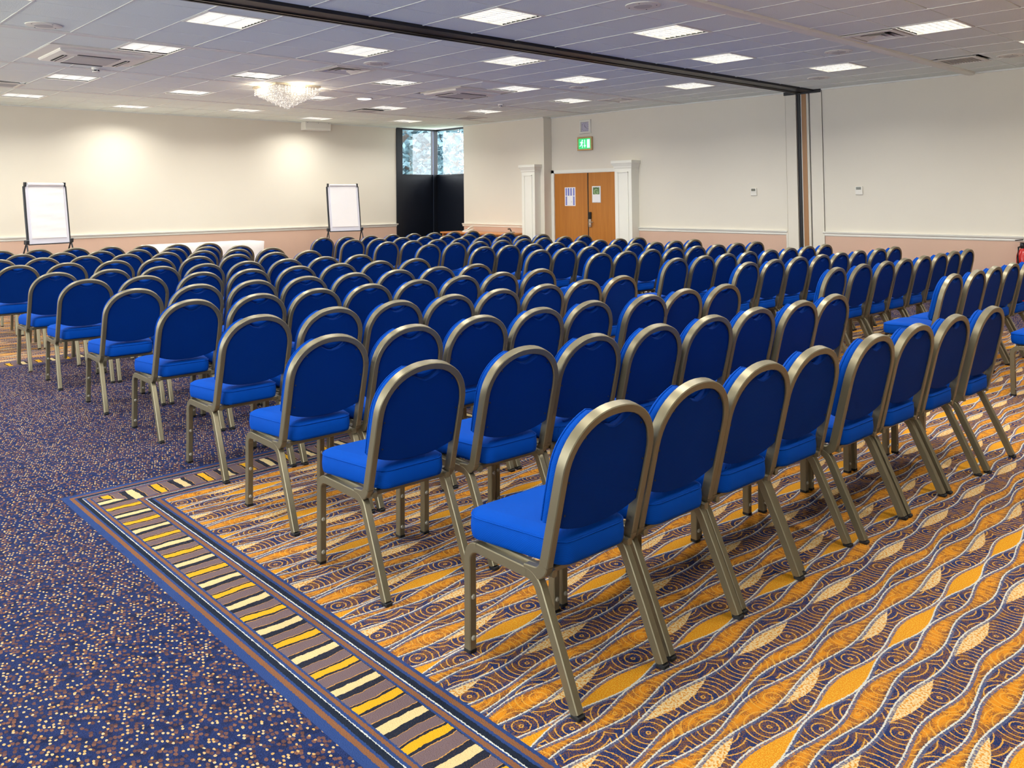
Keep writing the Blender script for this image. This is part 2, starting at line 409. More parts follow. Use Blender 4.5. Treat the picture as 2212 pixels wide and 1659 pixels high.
# ---- walls
wb = struct('wall_back', MB().box(XL-.2, 11.404, YB, YB+.2, 0, CEIL+.2), M_WALL, 'long cream back wall behind the two flip charts')
MB().box(XL, 11.404, YB-.006, YB, 0, .87).build('dado_panel', M_DADO, wb)
wr = struct('wall_right', MB().box(XR, XR+.3, YF, 6.477, 0, CEIL+.2).box(XR, XR+.3, 6.714, 10.40, 0, CEIL+.2).box(12.60, XR+.3, 10.40, 12.27, 2.05, CEIL+.2)
            .box(12.60, XR+.3, 12.225, 12.27, 0, 2.05).box(12.37, XR+.3, 12.27, 14.88, 0, CEIL+.2).box(XR+.28, XR+.3, 6.477, 6.714, 0, CEIL+.2), M_WALL, 'right hand cream wall with the double door and partition pocket')
for y0, y1, xx in ((YF, 6.279, XR), (6.93, 9.95, XR), (12.77, 14.88, 12.37)): MB().box(xx-.006, xx, y0, y1, 0, .87).build('dado_panel', M_DADO, wr)
wl = MB().box(XL-.2, XL, YF-.2, YB+.2, 0, .45).box(XL-.2, XL, YF-.2, YB+.2, 2.95, CEIL+.2)
bays = [(-2.6+3.1*k, .0+3.1*k) for k in range(6)]               # added window bays, unseen, letting daylight reach the ceiling
edges = [YF-.2] + [e for b_ in bays for e in b_] + [YB+.2]
for a_, b_ in zip(edges[::2], edges[1::2]): wl.box(XL-.2, XL, a_, b_, .45, 2.95)
struct('wall_left', wl, M_WALL, 'left wall outside the picture with added window openings for daylight')
for k, (a_, b_) in enumerate(bays):
    w_ = struct('window_%d' % (k+3), MB().box(XL-.14, XL-.08, a_, a_+.05, .45, 2.95).box(XL-.14, XL-.08, b_-.05, b_, .45, 2.95).box(XL-.14, XL-.08, (a_+b_)/2-.03, (a_+b_)/2+.03, .45, 2.95).box(XL-.14, XL-.08, a_, b_, .45, .5).box(XL-.14, XL-.08, a_, b_, 2.9, 2.95), M_WHITE, 'added unseen window outside the picture for daylight')
struct('bounce_paving', MB().box(XL-14, XL-.2, YF-8, YB+8, -.2, -.1), mat('pale_bounce_paving', lin(232, 228, 218), rough=.9, noise=.1), 'added pale paving bouncing daylight in through the added left windows')  # added out of view to bounce daylight up to the ceiling
struct('wall_front', MB().box(XL-.2, XR+.3, YF-.2, YF, 0, CEIL+.2), M_WALL, 'wall behind the camera')
RAIL = [(0, .855), (.012, .855), (.019, .868), (.019, .886), (.034, .902), (.040, .922), (0, .926)]
mb = MB().prism([(YB-a, z) for a, z in RAIL], 'x', XL, 11.404+.035); struct('trim_3', mb, M_WHITE, 'white chair rail along the back wall')
mb = MB().prism([(XR-a, z) for a, z in RAIL], 'y', YF, 6.30); struct('trim_4', mb, M_WHITE, 'white chair rail on the right wall, nearest stretch')
mb = MB().prism([(XR-a, z) for a, z in RAIL], 'y', 6.91, 9.95); struct('trim_5', mb, M_WHITE, 'white chair rail between the partition pocket and the door pilaster')
mb = MB().prism([(12.37-a, z) for a, z in RAIL], 'y', 12.77, 14.88+.035); struct('trim_6', mb, M_WHITE, 'short white chair rail above the wooden desk')

# ---- pilasters beside the door
def pilaster(name, label, xw, xf, y0, y1):
    b = .05
    o = struct(name, MB().box(xf, xw, y0, y1, 0, 2.06), M_WHITE, label)
    for (z0, z1) in ((.14, 1.97),):                              # raised mouldings forming the recessed panel on the front
        t = .014
        for q in ((y0+.075, y0+.09, z0, z1), (y1-.09, y1-.075, z0, z1), (y0+.075, y1-.075, z0, z0+.015), (y0+.075, y1-.075, z1-.015, z1)):
            MB().box(xf-t, xf, q[0], q[1], q[2], q[3]).build('panel_moulding', M_WHITE, o)
    lev = [(2.03, .0), (2.05, .012), (2.075, .016), (2.10, .03), (2.125, .042), (2.135, .05), (2.185, .05)]
    MB().rings([[(xf-e, y0-e, z), (xw, y0-e, z), (xw, y1+e, z), (xf-e, y1+e, z)] for z, e in lev]).build('capital', M_WHITE, o)
    MB().box(xf-.018, xw, y0-.018, y1+.018, 0, .13).build('plinth', M_WHITE, o)
    return o
pilaster('trim_7', 'white square pilaster at the left of the wooden double door', 12.37, 12.20, 12.381, 12.77)
pilaster('trim_8', 'white square pilaster at the right of the wooden double door', XR, 12.35, 9.95, 10.356)

# ---- double door
M_DOOR = wood_material('orange_veneer', lin(166, 98, 28), lin(202, 132, 52))
dr = struct('door_1', MB().box(12.585, 12.66, 12.195, 12.235, 0, 2.035).box(12.585, 12.66, 10.40, 12.235, 1.99, 2.035).box(12.575, 12.6, 12.19, 12.27, 0, 2.06).box(12.575, 12.6, 10.40, 12.27, 2.0, 2.06), M_WHITE,
            'white frame of the orange wooden double door')
lf = MB().bbox(12.60, 12.645, 11.262, 12.19, .008, 1.988, .003).build('door_leaf', M_DOOR, dr)
rf = MB().bbox(12.60, 12.645, 10.42, 11.252, .008, 1.988, .003).build('door_leaf', M_DOOR, dr)
MB().box(12.594, 12.60, 11.252, 11.272, .01, 1.985).build('meeting_strip', M_DARK, dr)
MB().bbox(12.572, 12.60, 11.175, 11.245, 1.06, 1.20, .006).build('lock_reader', mat('lock_black', lin(30, 30, 30), rough=.4, noise=.03), rf)
MB().bbox(12.578, 12.60, 11.178, 11.242, .90, 1.06, .004).build('lock_plate', mat('lock_chrome', lin(200, 196, 188), rough=.2, metal=.9, noise=.02), rf)
MB().tube([(12.58, 11.21, 1.0), (12.545, 11.21, 1.0), (12.545, 11.15, 1.0), (12.545, 11.09, .995)], .009).build('lever_handle', MATS['lock_chrome'], rf, 60)
MB().tube([(12.60, 11.21, .93), (12.56, 11.21, .93), (12.56, 11.17, .93)], .008).build('thumb_turn', MATS['lock_chrome'], rf, 60)

# ---- corner window: two tall bays, black panels below, clear panes above
M_GLASS = bpy.data.materials.new('window_glass'); M_GLASS.use_nodes = True; _n = M_GLASS.node_tree
_n.nodes.remove(_n.nodes['Principled BSDF']); _t = _n.nodes.new('ShaderNodeBsdfTransparent'); _g = _n.nodes.new('ShaderNodeBsdfGlossy'); _g.inputs['Roughness'].default_value = .03
_m = _n.nodes.new('ShaderNodeMixShader'); _m.inputs[0].default_value = .06; _n.links.new(_t.outputs[0], _m.inputs[1]); _n.links.new(_g.outputs[0], _m.inputs[2]); _n.links.new(_m.outputs[0], _n.nodes['Material Output'].inputs[0])
M_WFR = mat('dark_window_metal', lin(22, 26, 34), rough=.45, noise=.05)
M_BLIND = mat('navy_black_board', lin(14, 20, 32), rough=.38, spec=.5, noise=.15, nscale=14)
w1 = struct('window_1', MB().box(11.404, 11.575, YB-.02, YB+.06, 0, CEIL+.02).box(12.49, 12.62, YB-.02, YB+.08, 0, CEIL+.02).box(11.575, 12.49, YB-.01, YB+.05, 2.03, 2.075).box(11.575, 12.49, YB-.01, YB+.05, 3.135, CEIL+.02), M_WFR, 'dark framed tall window bay in the back wall corner')
MB().box(11.575, 12.49, YB+.01, YB+.016, 2.075, 3.135).build('pane', M_GLASS, w1)
MB().box(11.575, 12.49, YB+.0, YB+.03, 0, 2.03).build('black_panel', M_BLIND, w1)
MB().box(12.47, 12.49, YB-.035, YB-.02, 0, 3.13).build('mullion_strip', mat('slate_strip', lin(70, 78, 96), rough=.3, metal=.5, noise=.03), w1)
w2 = struct('window_2', MB().box(12.59, 12.66, 14.86, YB-.02, 2.03, 2.075).box(12.59, 12.66, 14.86, YB-.02, 3.135, CEIL+.02).box(12.59, 12.66, 14.86, 15.0, 0, CEIL+.02), M_WFR, 'dark framed tall window bay on the right beside the corner post')
MB().box(12.62, 12.626, 15.0, YB-.02, 2.075, 3.135).build('pane', M_GLASS, w2)
MB().box(12.61, 12.64, 15.0, YB-.02, 0, 2.03).build('black_panel', M_BLIND, w2)


# ---- folding partition: track in the ceiling, pocket in the right wall
tr = thing('partition_track', 'long black partition track crossing the ceiling to the right wall', 'ceiling track', (6, 6.58, CEIL-.03))
MB().box(XL-6, XR-6, -.17, .03, 0, .05).build('channel', M_BLACK, tr)
MB().box(XL-6, XR-6, .03, .055, -.012, .05).box(XL-6, XR-6, .10, .125, -.012, .05).build('channel_lip', M_BLACK2, tr)
MB().box(XL-6, XR-6, .055, .10, .02, .05).box(XL-6, XR-6, .125, .185, .01, .05).build('channel_slot', M_BLACK, tr)
struct('trim_9', MB().box(XR-.014, XR, 6.279, 6.477, 0, CEIL-.03).box(XR-.014, XR, 6.714, 6.93, 0, CEIL-.03).box(XR-.022, XR, 6.279, 6.31, 0, CEIL-.03).box(XR-.022, XR, 6.90, 6.93, 0, CEIL-.03).box(XR-.022, XR, 6.714, 6.745, 0, CEIL-.03), M_WALL, 'cream jamb boards either side of the partition pocket')
struct('trim_10', MB().box(XR-.03, XR, 6.286, 6.92, CEIL-.055, CEIL), M_BLACK, 'black head plate above the partition pocket')
pt = thing('folding_partition', 'stacked folding partition edges, black, brown and cream, in the wall pocket', 'partition', (XR+.1, 6.6, 0))
MB().box(-.085, .15, .066, .114, 0, CEIL-.035).build('black_seal', M_BLACK, pt)
M_BRN = wood_material('brown_chipboard', lin(150, 104, 62), lin(186, 138, 88))
MB().box(-.06, .15, -.029, .05, 0, CEIL-.035).build('board_edge', M_BRN, pt)
MB().box(-.062, -.055, .05, .064, 0, CEIL-.035).build('pale_edging', M_WHITE, pt)
MB().prism([(-.03, -.03), (-.075, -.04), (-.085, -.06), (-.08, -.08), (-.03, -.092), (.15, -.092), (.15, -.03)], 'z', 0, CEIL-.035).build('cream_face', M_WALL, pt, 40)
MB().box(-.07, .15, -.123, -.094, 0, CEIL-.035).build('black_seal', M_BLACK, pt)

# ---- outdoors beyond the corner window
struct('ground_outside', MB().box(8, 45, 17.5, 60, -.3, -.2).box(14.5, 45, 6, 17.5, -.3, -.2), mat('outside_grass', lin(124, 138, 124), rough=.9, noise=.3, nscale=2), 'grass outside the corner window')
gw = MB().box(10, 40, 27.4, 27.6, -.2, 2.72); tag(gw.build('garden_wall', mat('pale_render', lin(235, 238, 240), rough=.8, noise=.04)), 'pale garden wall seen through the bottom of the window panes', 'wall')
M_LEAF = mat('leaf_green', lin(104, 134, 146), rough=.7, noise=.35, nscale=1.5); M_BARK = mat('bark_grey', lin(140, 130, 124), rough=.9, noise=.2)
def tree(name, label, x, y, h, r, seed):
    rg = random.Random(seed); t = thing(name, label, 'tree', (x, y, -.2))
    tr_ = MB().tube([(0, 0, 0), (.06, .02, h*.3), (-.05, .05, h*.6), (.05, 0, h*.92)], .11, 8)
    for k in range(7):
        a = rg.uniform(0, 6.28); z = h*rg.uniform(.25, .7); tr_.tube([(0, 0, z), (math.cos(a)*r*.45, math.sin(a)*r*.45, z+r*.35), (math.cos(a)*r*.85, math.sin(a)*r*.85, z+r*.5)], .035, 5)
    tr_.build('trunk', M_BARK, t, 60)
    lv = MB()
    for k in range(5200):
        while True:
            q = Vector((rg.uniform(-1, 1), rg.uniform(-1, 1), rg.uniform(-1, 1)))
            if .25 < q.length < 1 and rg.random() < .35+.65*math.sin(q.x*4+q.z*5+seed)**2: break
        c = Vector((q.x*r, q.y*r, h*.58+q.z*h*.46)); a = Vector((rg.gauss(0, 1), rg.gauss(0, 1), rg.gauss(0, .6))).normalized(); b = a.cross(Vector((rg.gauss(0, 1), rg.gauss(0, 1), rg.gauss(0, 1)))).normalized()
        s = rg.uniform(.07, .16); lv.add([c-a*s, c+b*s*.5, c+a*s, c-b*s*.5], [(0, 1, 2, 3)])
    tag(lv.build('foliage', M_LEAF, t), kind='stuff'); return t
tree('garden_tree', 'leafy tree outside the left window pane', 14.2, 19.6, 6.2, 1.25, 1)
tree('garden_tree', 'distant tall tree outside behind the pale garden wall', 21.6, 30.2, 8.5, 2.3, 5)
tree('garden_tree', 'leafy tree outside the right window pane', 20.4, 25.0, 7.5, 1.9, 9)

# ================================================================== CHAIRS
L_ = math.hypot(.115, .462)                                      # back plane: from (y .115, z .40) up to (y 0, z .862)
def bp(x, s, off=0):                                             # point of the back plane; off = forward offset
    return Vector((x, .115*(1-s/L_) + off*.462/L_, .40 + .462*s/L_ + off*.115/L_))
LX = .197
def arch_path():
    P = [(-LX, 0), (-LX, .09), (-LX, .18)]; b = .185; s0 = L_-b
    for k in range(0, 25):
        t = PI*k/24; P.append((-LX*math.copysign(abs(math.cos(t))**.92, math.cos(t)), s0 + b*math.sin(t)**.92))
    P += [(LX, .18), (LX, .09), (LX, 0)]
    return [bp(x, s) for x, s in P]
def arc(y, z, R, f0, f1, n=7):
    return [(y+R*(math.sin(f)-math.sin(f0)), z+R*(-math.cos(f)+math.cos(f0))) for f in [f0+(f1-f0)*k/n for k in range(n+1)]]
def back_frame():
    mb = MB().sweep(arch_path(), (0, -.462, -.115), .028, .037, .003)
    for sx in (-1, 1):
        a = arc(.115, .40, .042, math.radians(-76), 0); mb.sweep([(sx*LX, y, z) for y, z in a]+[(sx*LX, .20, a[-1][1]-.004)], (1, 0, 0), .037, .028, .003)
    return mb.mesh('back_frame', M_FRAME, 30)
def leg_front(sx):
    a = [(.434, .358)] + [(.434+.05*math.sin(f), .308+.05*math.cos(f)) for f in [PI/2*k/6 for k in range(1, 7)]] + [(.484, .15), (.486, .012)]
    return MB().sweep([(sx*LX, y, z) for y, z in a], (1, 0, 0), .033, .029, .003).mesh('leg', M_FRAME, 30)
def leg_rear(sx):
    f1 = math.radians(63.4); R = .06
    a = [(.19-R*math.sin(f), .358-R*(1-math.cos(f))) for f in [f1*k/6 for k in range(7)]] + [(.06, .163), (-.008, .012)]
    return MB().sweep([(sx*LX, y, z) for y, z in a], (1, 0, 0), .033, .029, .003).mesh('leg', M_FRAME, 30)
def rail(sx): return MB().sweep([(sx*LX, .434, .358), (sx*LX, .31, .358), (sx*LX, .19, .358)], (1, 0, 0), .033, .029, .003).mesh('side_rail', M_FRAME, 30)
def seat_frame():
    P = [(-.175, .10), (-.175, .40)] + [(-.115-.06*math.cos(t), .40+.06*math.sin(t)) for t in [PI/2*k/6 for k in range(1, 7)]]
    P = P + [(-x, y) for x, y in reversed(P)]
    return MB().sweep([(x, y, .372) for x, y in P], (0, 0, 1), .022, .022).sweep([(-.175, .13, .372), (.175, .13, .372)], (0, 0, 1), .02, .02).mesh('seat_frame', M_FRAME, 30)
def seat_outline(ins=0, n=8):
    yb, yf, wb_, wf, r1, r2 = .084+ins, .505-ins, .160-ins, .212-ins, max(.03, .055-ins), max(.03, .075-ins)
    out = []
    for cx, cy_, r, a0 in ((wf-r2, yf-r2, r2, 0), (-wf+r2, yf-r2, r2, PI/2), (-wb_+r1, yb+r1, r1, PI), (wb_-r1, yb+r1, r1, 1.5*PI)):
        for k in range(n): t = a0+PI/2*k/(n-1); out.append((cx+r*math.cos(t), cy_+r*math.sin(t)))
    return out
def seat_pad():
    prof = [(.012, .384), (.003, .388), (0, .40), (-.002, .42), (0, .448), (.006, .460), (.018, .468), (.05, .475)]
    loops = [[(x, y, z + (.004*math.sin(PI*(y-.05)/.45) if i > 4 else 0)) for x, y in seat_outline(i_)] for i, (i_, z) in enumerate(prof)]
    mb = MB().rings(loops, cap1=False); mb.fan(loops[-1], (0, .28, .486)); return mb
def pad_outline(hw, sbot, stop, b, scoop):
    P = []
    for k in range(17):                                          # bottom edge, convex
        t = -1+2*k/16; P.append((hw*t*.985, sbot+.034*abs(t)**2.4))
    s0 = stop-b
    P += [(hw, s0*.5+.06), (hw, s0)]
    for k in range(1, 24):
        t = PI*k/24; x = hw*math.copysign(abs(math.cos(t))**.92, math.cos(t)); s = s0+b*math.sin(t)**.92
        if abs(x) < .075: s -= scoop*(math.cos(PI*x/.15))**1.0
        P.append((x, s))
    P += [(-hw, s0), (-hw, s0*.5+.06)]
    return P
def inset(P, d):
    cx, cs = 0, .27
    return [(x*(1-d/.19), cs+(s-cs)*(1-d/.19)) for x, s in P]
def cushion():
    P = pad_outline(.201, .092, L_-.002, .187, .034)
    prof = [(.010, .016), (.0, .022), (-.005, .036), (.002, .054), (.012, .064), (.035, .072), (.08, .078)]
    loops = [[bp(x, s, off) for x, s in inset(P, i_)] for i_, off in prof]
    mb = MB().rings(loops, cap0=False, cap1=False); mb.fan(loops[-1], bp(0, .27, .082)); mb.fan(loops[0], bp(0, .27, .016), True); return mb
def panel():
    P = pad_outline(.186, .090, L_-.012, .178, .046)
    A = [[bp(x, s, off) for x, s in inset(P, i_)] for i_, off in ((0, .018), (0, -.008), (.004, -.011))]
    mb = MB().rings(A, cap0=False, cap1=False); mb.fan(A[-1], bp(0, .27, -.011)); return mb
def piping_loop(pts, r): return MB().tube(pts+[pts[0]], r, 5)
ME = dict(back=back_frame(), lf=[leg_front(-1), leg_front(1)], lr=[leg_rear(-1), leg_rear(1)], rail=[rail(-1), rail(1)], sf=seat_frame(),
          seat=seat_pad().mesh('seat', M_FAB, 60), cush=cushion().mesh('backrest', M_FAB, 60), panel=panel().mesh('back_panel', M_FAB_SHADED, 40),
          pipe=piping_loop([(x, y, .457) for x, y in seat_outline(.002)], .0032).mesh('piping', M_FAB, 60),
          bpipe=piping_loop([bp(x, s, .048) for x, s in inset(pad_outline(.201, .092, L_-.002, .187, .034), -.002)], .003).mesh('piping', M_FAB, 60),
          cap=MB().bbox(-.0155, .0155, -.0175, .0175, 0, .014, .003).mesh('foot_cap', M_RUB),
          but=MB().lathe([(.0001, -.005), (.006, -.005), (.009, -.002), (.009, 0)], n=10, axis='y').mesh('bumper_button', M_CLEAR, 40),
          screw=MB().lathe([(.0001, -.002), (.0035, -.002), (.004, 0)], n=8, axis='y').mesh('screw', M_SCREW, 40))
def make_chair(level):
    t = thing('banquet_chair', 'x', 'chair')
    s = obj('seat', ME['seat'], t)
    if level > 0: obj('piping', ME['pipe'], s)
    obj('seat_frame', ME['sf'], t); obj('back_frame', ME['back'], t)
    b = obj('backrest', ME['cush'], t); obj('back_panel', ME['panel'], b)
    if level > 0: obj('piping', ME['bpipe'], b)
    if level > 1:
        for x, q in ((.165, .16), (.172, .27), (.13, .405), (-.165, .16), (-.172, .27), (-.13, .405)): obj('screw', ME['screw'], b, bp(x, q, -.011), (-.24, 0, 0))
    for i, sx in ((0, -1), (1, 1)):
        f = obj('leg', ME['lf'][i], t); r = obj('leg', ME['lr'][i], t); obj('side_rail', ME['rail'][i], t)
        if level > 0:
            obj('foot_cap', ME['cap'], f, (sx*LX, .486, 0)); obj('foot_cap', ME['cap'], r, (sx*LX, -.011, 0))
            for z in (.05, .185): obj('bumper_button', ME['but'], f, (sx*LX, .469, z))
    return t
PROTO = [None, None, None]
ROWS = [
    ('L', 1, -0.0308, [(2.029, 1.712), (2.478, 1.715), (2.916, 1.715), (3.354, 1.721), (3.829, 1.678), (4.268, 1.666), (4.723, 1.649), (5.2, 1.62)]),
    ('L', 2, -0.0431, [(2.019, 2.666), (2.511, 2.612), (2.953, 2.618), (3.399, 2.582), (3.846, 2.563), (4.284, 2.555), (4.738, 2.522), (5.176, 2.529)]),
    ('L', 3, -0.0375, [(2.098, 3.501), (2.542, 3.475), (2.999, 3.471), (3.447, 3.46), (3.886, 3.452), (4.367, 3.389), (4.805, 3.411), (5.249, 3.379)]),
    ('L', 4, -0.0135, [(2.173, 4.399), (2.633, 4.379), (3.082, 4.364), (3.519, 4.358), (3.957, 4.366), (4.395, 4.352), (4.832, 4.356), (5.27, 4.35)]),
    ('L', 5, -0.0288, [(2.204, 5.404), (2.661, 5.388), (3.099, 5.374), (3.537, 5.358), (3.975, 5.348), (4.413, 5.336), (4.85, 5.333), (5.299, 5.309)]),
    ('L', 6, -0.0705, [(2.187, 6.393), (2.638, 6.362), (3.085, 6.33), (3.529, 6.299), (3.975, 6.268), (4.412, 6.237), (4.85, 6.206), (5.288, 6.175)]),
    ('L', 7, -0.0772, [(2.173, 7.475), (2.619, 7.441), (3.103, 7.404), (3.552, 7.37), (4.017, 7.333), (4.461, 7.299), (4.905, 7.265), (5.348, 7.231)]),
    ('L', 8, -0.0582, [(2.184, 8.431), (2.645, 8.404), (3.101, 8.377), (3.539, 8.352), (3.977, 8.327), (4.419, 8.301), (4.865, 8.275), (5.303, 8.249)]),
    ('L', 9, -0.0834, [(2.16, 9.689), (2.606, 9.652), (3.071, 9.613), (3.515, 9.576), (3.958, 9.539), (4.406, 9.501), (4.875, 9.463), (5.317, 9.426)]),
    ('L', 10, -0.1348, [(2.213, 10.829), (2.651, 10.77), (3.099, 10.71), (3.537, 10.651), (3.987, 10.59), (4.425, 10.531), (4.869, 10.472), (5.315, 10.411)]),
    ('L', 11, -0.1551, [(2.649, 11.721), (3.089, 11.652), (3.526, 11.584), (3.964, 11.516), (4.402, 11.448), (4.84, 11.381), (5.294, 11.311)]),
    ('L', 12, -0.1961, [(2.651, 12.844), (3.089, 12.758), (3.527, 12.672), (3.964, 12.586), (4.402, 12.501), (4.84, 12.415), (5.277, 12.329)]),
    ('R', 1, 0.0000, [(7.225, 1.585)]),
    ('R', 2, -0.0043, [(7.08, 2.475), (7.553, 2.458), (8.019, 2.469), (8.477, 2.464), (8.941, 2.455)]),
    ('R', 3, 0.0033, [(7.063, 3.426), (7.557, 3.417), (8.005, 3.394), (8.45, 3.4), (8.919, 3.398), (9.383, 3.406), (9.821, 3.425), (10.259, 3.431)]),
    ('R', 4, -0.0247, [(7.112, 4.319), (7.568, 4.303), (8.025, 4.289), (8.469, 4.268), (8.907, 4.273), (9.35, 4.267), (9.808, 4.237), (10.247, 4.241)]),
    ('R', 5, -0.0166, [(7.111, 5.147), (7.567, 5.122), (8.004, 5.122), (8.442, 5.121), (8.88, 5.103), (9.321, 5.098), (9.759, 5.096), (10.197, 5.09)]),
    ('R', 6, -0.0449, [(7.2, 6.247), (7.638, 6.228), (8.075, 6.208), (8.513, 6.188), (8.951, 6.168), (9.389, 6.149), (9.826, 6.13), (10.264, 6.11)]),
    ('R', 7, -0.0331, [(7.201, 7.219), (7.639, 7.205), (8.077, 7.19), (8.514, 7.176), (8.952, 7.161), (9.39, 7.146), (9.827, 7.132), (10.265, 7.117)]),
    ('R', 8, -0.0360, [(7.187, 8.235), (7.624, 8.219), (8.062, 8.203), (8.499, 8.188), (8.937, 8.171), (9.375, 8.156), (9.813, 8.14), (10.25, 8.124)]),
    ('R', 9, 0.0092, [(7.097, 9.281), (7.569, 9.286), (8.019, 9.29), (8.474, 9.294), (8.934, 9.298), (9.378, 9.302), (9.848, 9.307), (10.329, 9.311)]),
    ('R', 10, -0.0484, [(7.12, 10.322), (7.565, 10.301), (8.012, 10.279), (8.454, 10.258), (8.892, 10.236), (9.329, 10.216), (9.767, 10.194), (10.205, 10.173)]),
    ('R', 11, -0.0847, [(7.177, 11.344), (7.629, 11.305), (8.067, 11.268), (8.505, 11.231), (8.942, 11.194), (9.38, 11.157), (9.818, 11.12), (10.256, 11.083)]),
    ('R', 12, -0.0065, [(7.217, 12.316), (7.669, 12.313), (8.138, 12.31), (8.598, 12.307), (9.06, 12.304), (9.519, 12.301), (9.983, 12.298), (10.437, 12.295)]),
]
for blk, row, slope, pts in ROWS:
    n = len(pts); side = 'left' if blk == 'L' else 'right'
    for i, (cx, cy_) in enumerate(pts):
        lev = 2 if cy_ < 4 else 1 if cy_ < 8 else 0
        if PROTO[lev] is None: PROTO[lev] = c = make_chair(lev)
        else: c = copy_tree(PROTO[lev])
        c.location = (cx, cy_, 0); c.rotation_euler = (0, 0, math.atan(slope)*.7 + random.uniform(-.012, .012))
        if n == 1: lab = 'blue chair cut by the right picture edge, nearest row of right block'
        else:
            k = i+1 if not (blk == 'L' and row > 10) else i+2
            pos = 'leftmost' if i == 0 else 'rightmost' if i == n-1 else ORD[i+1]+' from left'
            rw = 'nearest row' if row == 1 else 'farthest row' if row == 12 else ORD[row]+' row from camera'
            lab = 'blue chair with arched frame, %s, %s, %s block' % (pos, rw, side)
        tag(c, lab, 'chair', 'blue chairs in the %s block' % side)

# ================================================================== CEILING FITTINGS
lt_blade = MB().prism([(-.003, 0), (.003, 0), (.010, .036), (-.010, .036)], 'y', -.26, .26).mesh('louvre_blade', M_BLADE)
lt_cross = MB().prism([(-.002, 0), (.002, 0), (.006, .028), (-.006, .028)], 'x', -.27, .27).mesh('louvre_blade', M_BLADE)
def _frame():
    mb = MB()
    for a in (-1, 1):
        mb.box(min(a*.275, a*.297), max(a*.275, a*.297), -.287, .287, -.005, .012); mb.box(-.275, .275, min(a*.265, a*.287), max(a*.265, a*.287), -.005, .012)
        mb.box(min(a*.275, a*.279), max(a*.275, a*.279), -.27, .27, .0, .075); mb.box(-.277, .277, min(a*.265, a*.269), max(a*.265, a*.269), .0, .075)
    return mb.mesh('housing', M_WHITE)
lt_frame = _frame(); lt_back = MB().box(-.275, .275, -.265, .265, .068, .075).mesh('reflector', M_LAMP)
lt_data = bpy.data.lights.new('lamp', 'AREA'); lt_data.shape = 'RECTANGLE'; lt_data.size = .52; lt_data.size_y = .50; lt_data.energy = LAMP_W; lt_data.color = LAMP_COL; lt_data.spread = LAMP_SPREAD
def ceiling_light(x, y, label, group, detail=True):
    t = thing('ceiling_light', label, 'ceiling light', (x, y, CEIL), 0, group)
    obj('housing', lt_frame, t); obj('reflector', lt_back, t)
    if detail:
        for k in (-.0917, .0917): obj('louvre_blade', lt_blade, t, (k, 0, .002))
        for k in range(7): obj('louvre_blade', lt_cross, t, (0, -.27+.54*(k+1)/8, .002))
    lo = bpy.data.objects.new('lamp', lt_data); COL.objects.link(lo); lo.parent = t; lo.location = (0, 0, -.008)
    return t
for ci, (cx, ys) in enumerate(sorted(LIGHTS.items())):
    for j, y in enumerate(ys):
        kk = len(ys)-j
        ps = 'nearest the back wall' if kk == 1 else 'nearest the camera' if j == 0 else ORD[kk]+' from the back wall'
        ceiling_light(cx, y, 'square louvred ceiling light, %s, %s line of lights from left' % (ps, ORD[ci+1]), 'square louvred ceiling lights')
for x, y in OUT_LIGHTS: ceiling_light(x, y, 'square louvred ceiling light outside the picture above the near seats', 'ceiling lights out of frame', False)

def cassette(x0, x1, y0, y1, label):
    cx, cy_ = (x0+x1)/2, (y0+y1)/2; a, b = (x1-x0)/2, (y1-y0)/2
    t = thing('air_conditioner', label, 'air conditioner', (cx, cy_, CEIL), 0, 'ceiling cassette air conditioners')
    MB().box(-a, a, -b, b, -.008, .02).build('mounting_panel', M_PLASTIC, t)
    i = .14 if a > .55 else .04
    lp = lambda e, z: [(-a+i+e, -b+.16+e, z), (a-i-e, -b+.16+e, z), (a-i-e, b-.04-e, z), (-a+i+e, b-.04-e, z)]
    MB().rings([lp(0, -.006), lp(.0, -.022), lp(.012, -.034), lp(.09, -.050)]).build('fascia', M_PLASTIC, t)
    gx, gy0, gy1 = a-i-.20, -b+.16+.22, b-.04-.19
    MB().box(-gx, gx, gy0, gy1, -.056, -.050).build('intake_grille', M_GREY, t)
    for (q0, q1, r0, r1) in ((-gx*.95, gx*.95, gy0-.11, gy0-.065), (-gx*.95, gx*.95, gy1+.065, gy1+.11), (-gx-.12, -gx-.07, gy0, gy1), (gx+.07, gx+.12, gy0, gy1)):
        s = MB().box(q0, q1, r0, r1, -.055, -.050).build('air_slot', M_DARK, t)
        if q1-q0 < .1: MB().box((q0+q1)/2-.004, (q0+q1)/2+.004, r0, r1, -.058, -.050).build('slot_vane', M_PLASTIC, s)
        else: MB().box(q0, q1, (r0+r1)/2-.003, (r0+r1)/2+.003, -.057, -.050).build('slot_vane', M_GREY, s)
cassette(*AC[0], 'large ceiling cassette air conditioner at upper left with dark slots'); cassette(*AC[1], 'smaller ceiling cassette air conditioner near the middle of the ceiling')

def detector(x, y, label):
    t = thing('smoke_detector', label, 'smoke detector', (x, y, CEIL), 0, 'smoke detectors')
    MB().lathe([(.055, 0), (.055, -.012), (.045, -.03)], n=20).build('base', M_PLASTIC, t, 40)
    MB().lathe([(.038, -.03), (.038, -.048)], n=20).build('sensor_slots', M_DARK, t, 40)
    MB().lathe([(.045, -.045), (.04, -.058), (.001, -.062)], n=20).build('cap', M_PLASTIC, t, 40)
    for k in range(6): MB().box(-.003, .003, .036, .043, -.047, -.03).build('rib', M_PLASTIC, t).rotation_euler = (0, 0, k*PI/3)
detector(3.29, 11.05, 'smoke detector just beyond the large air conditioner'); detector(10.02, 11.0, 'smoke detector on the ceiling in front of the door')

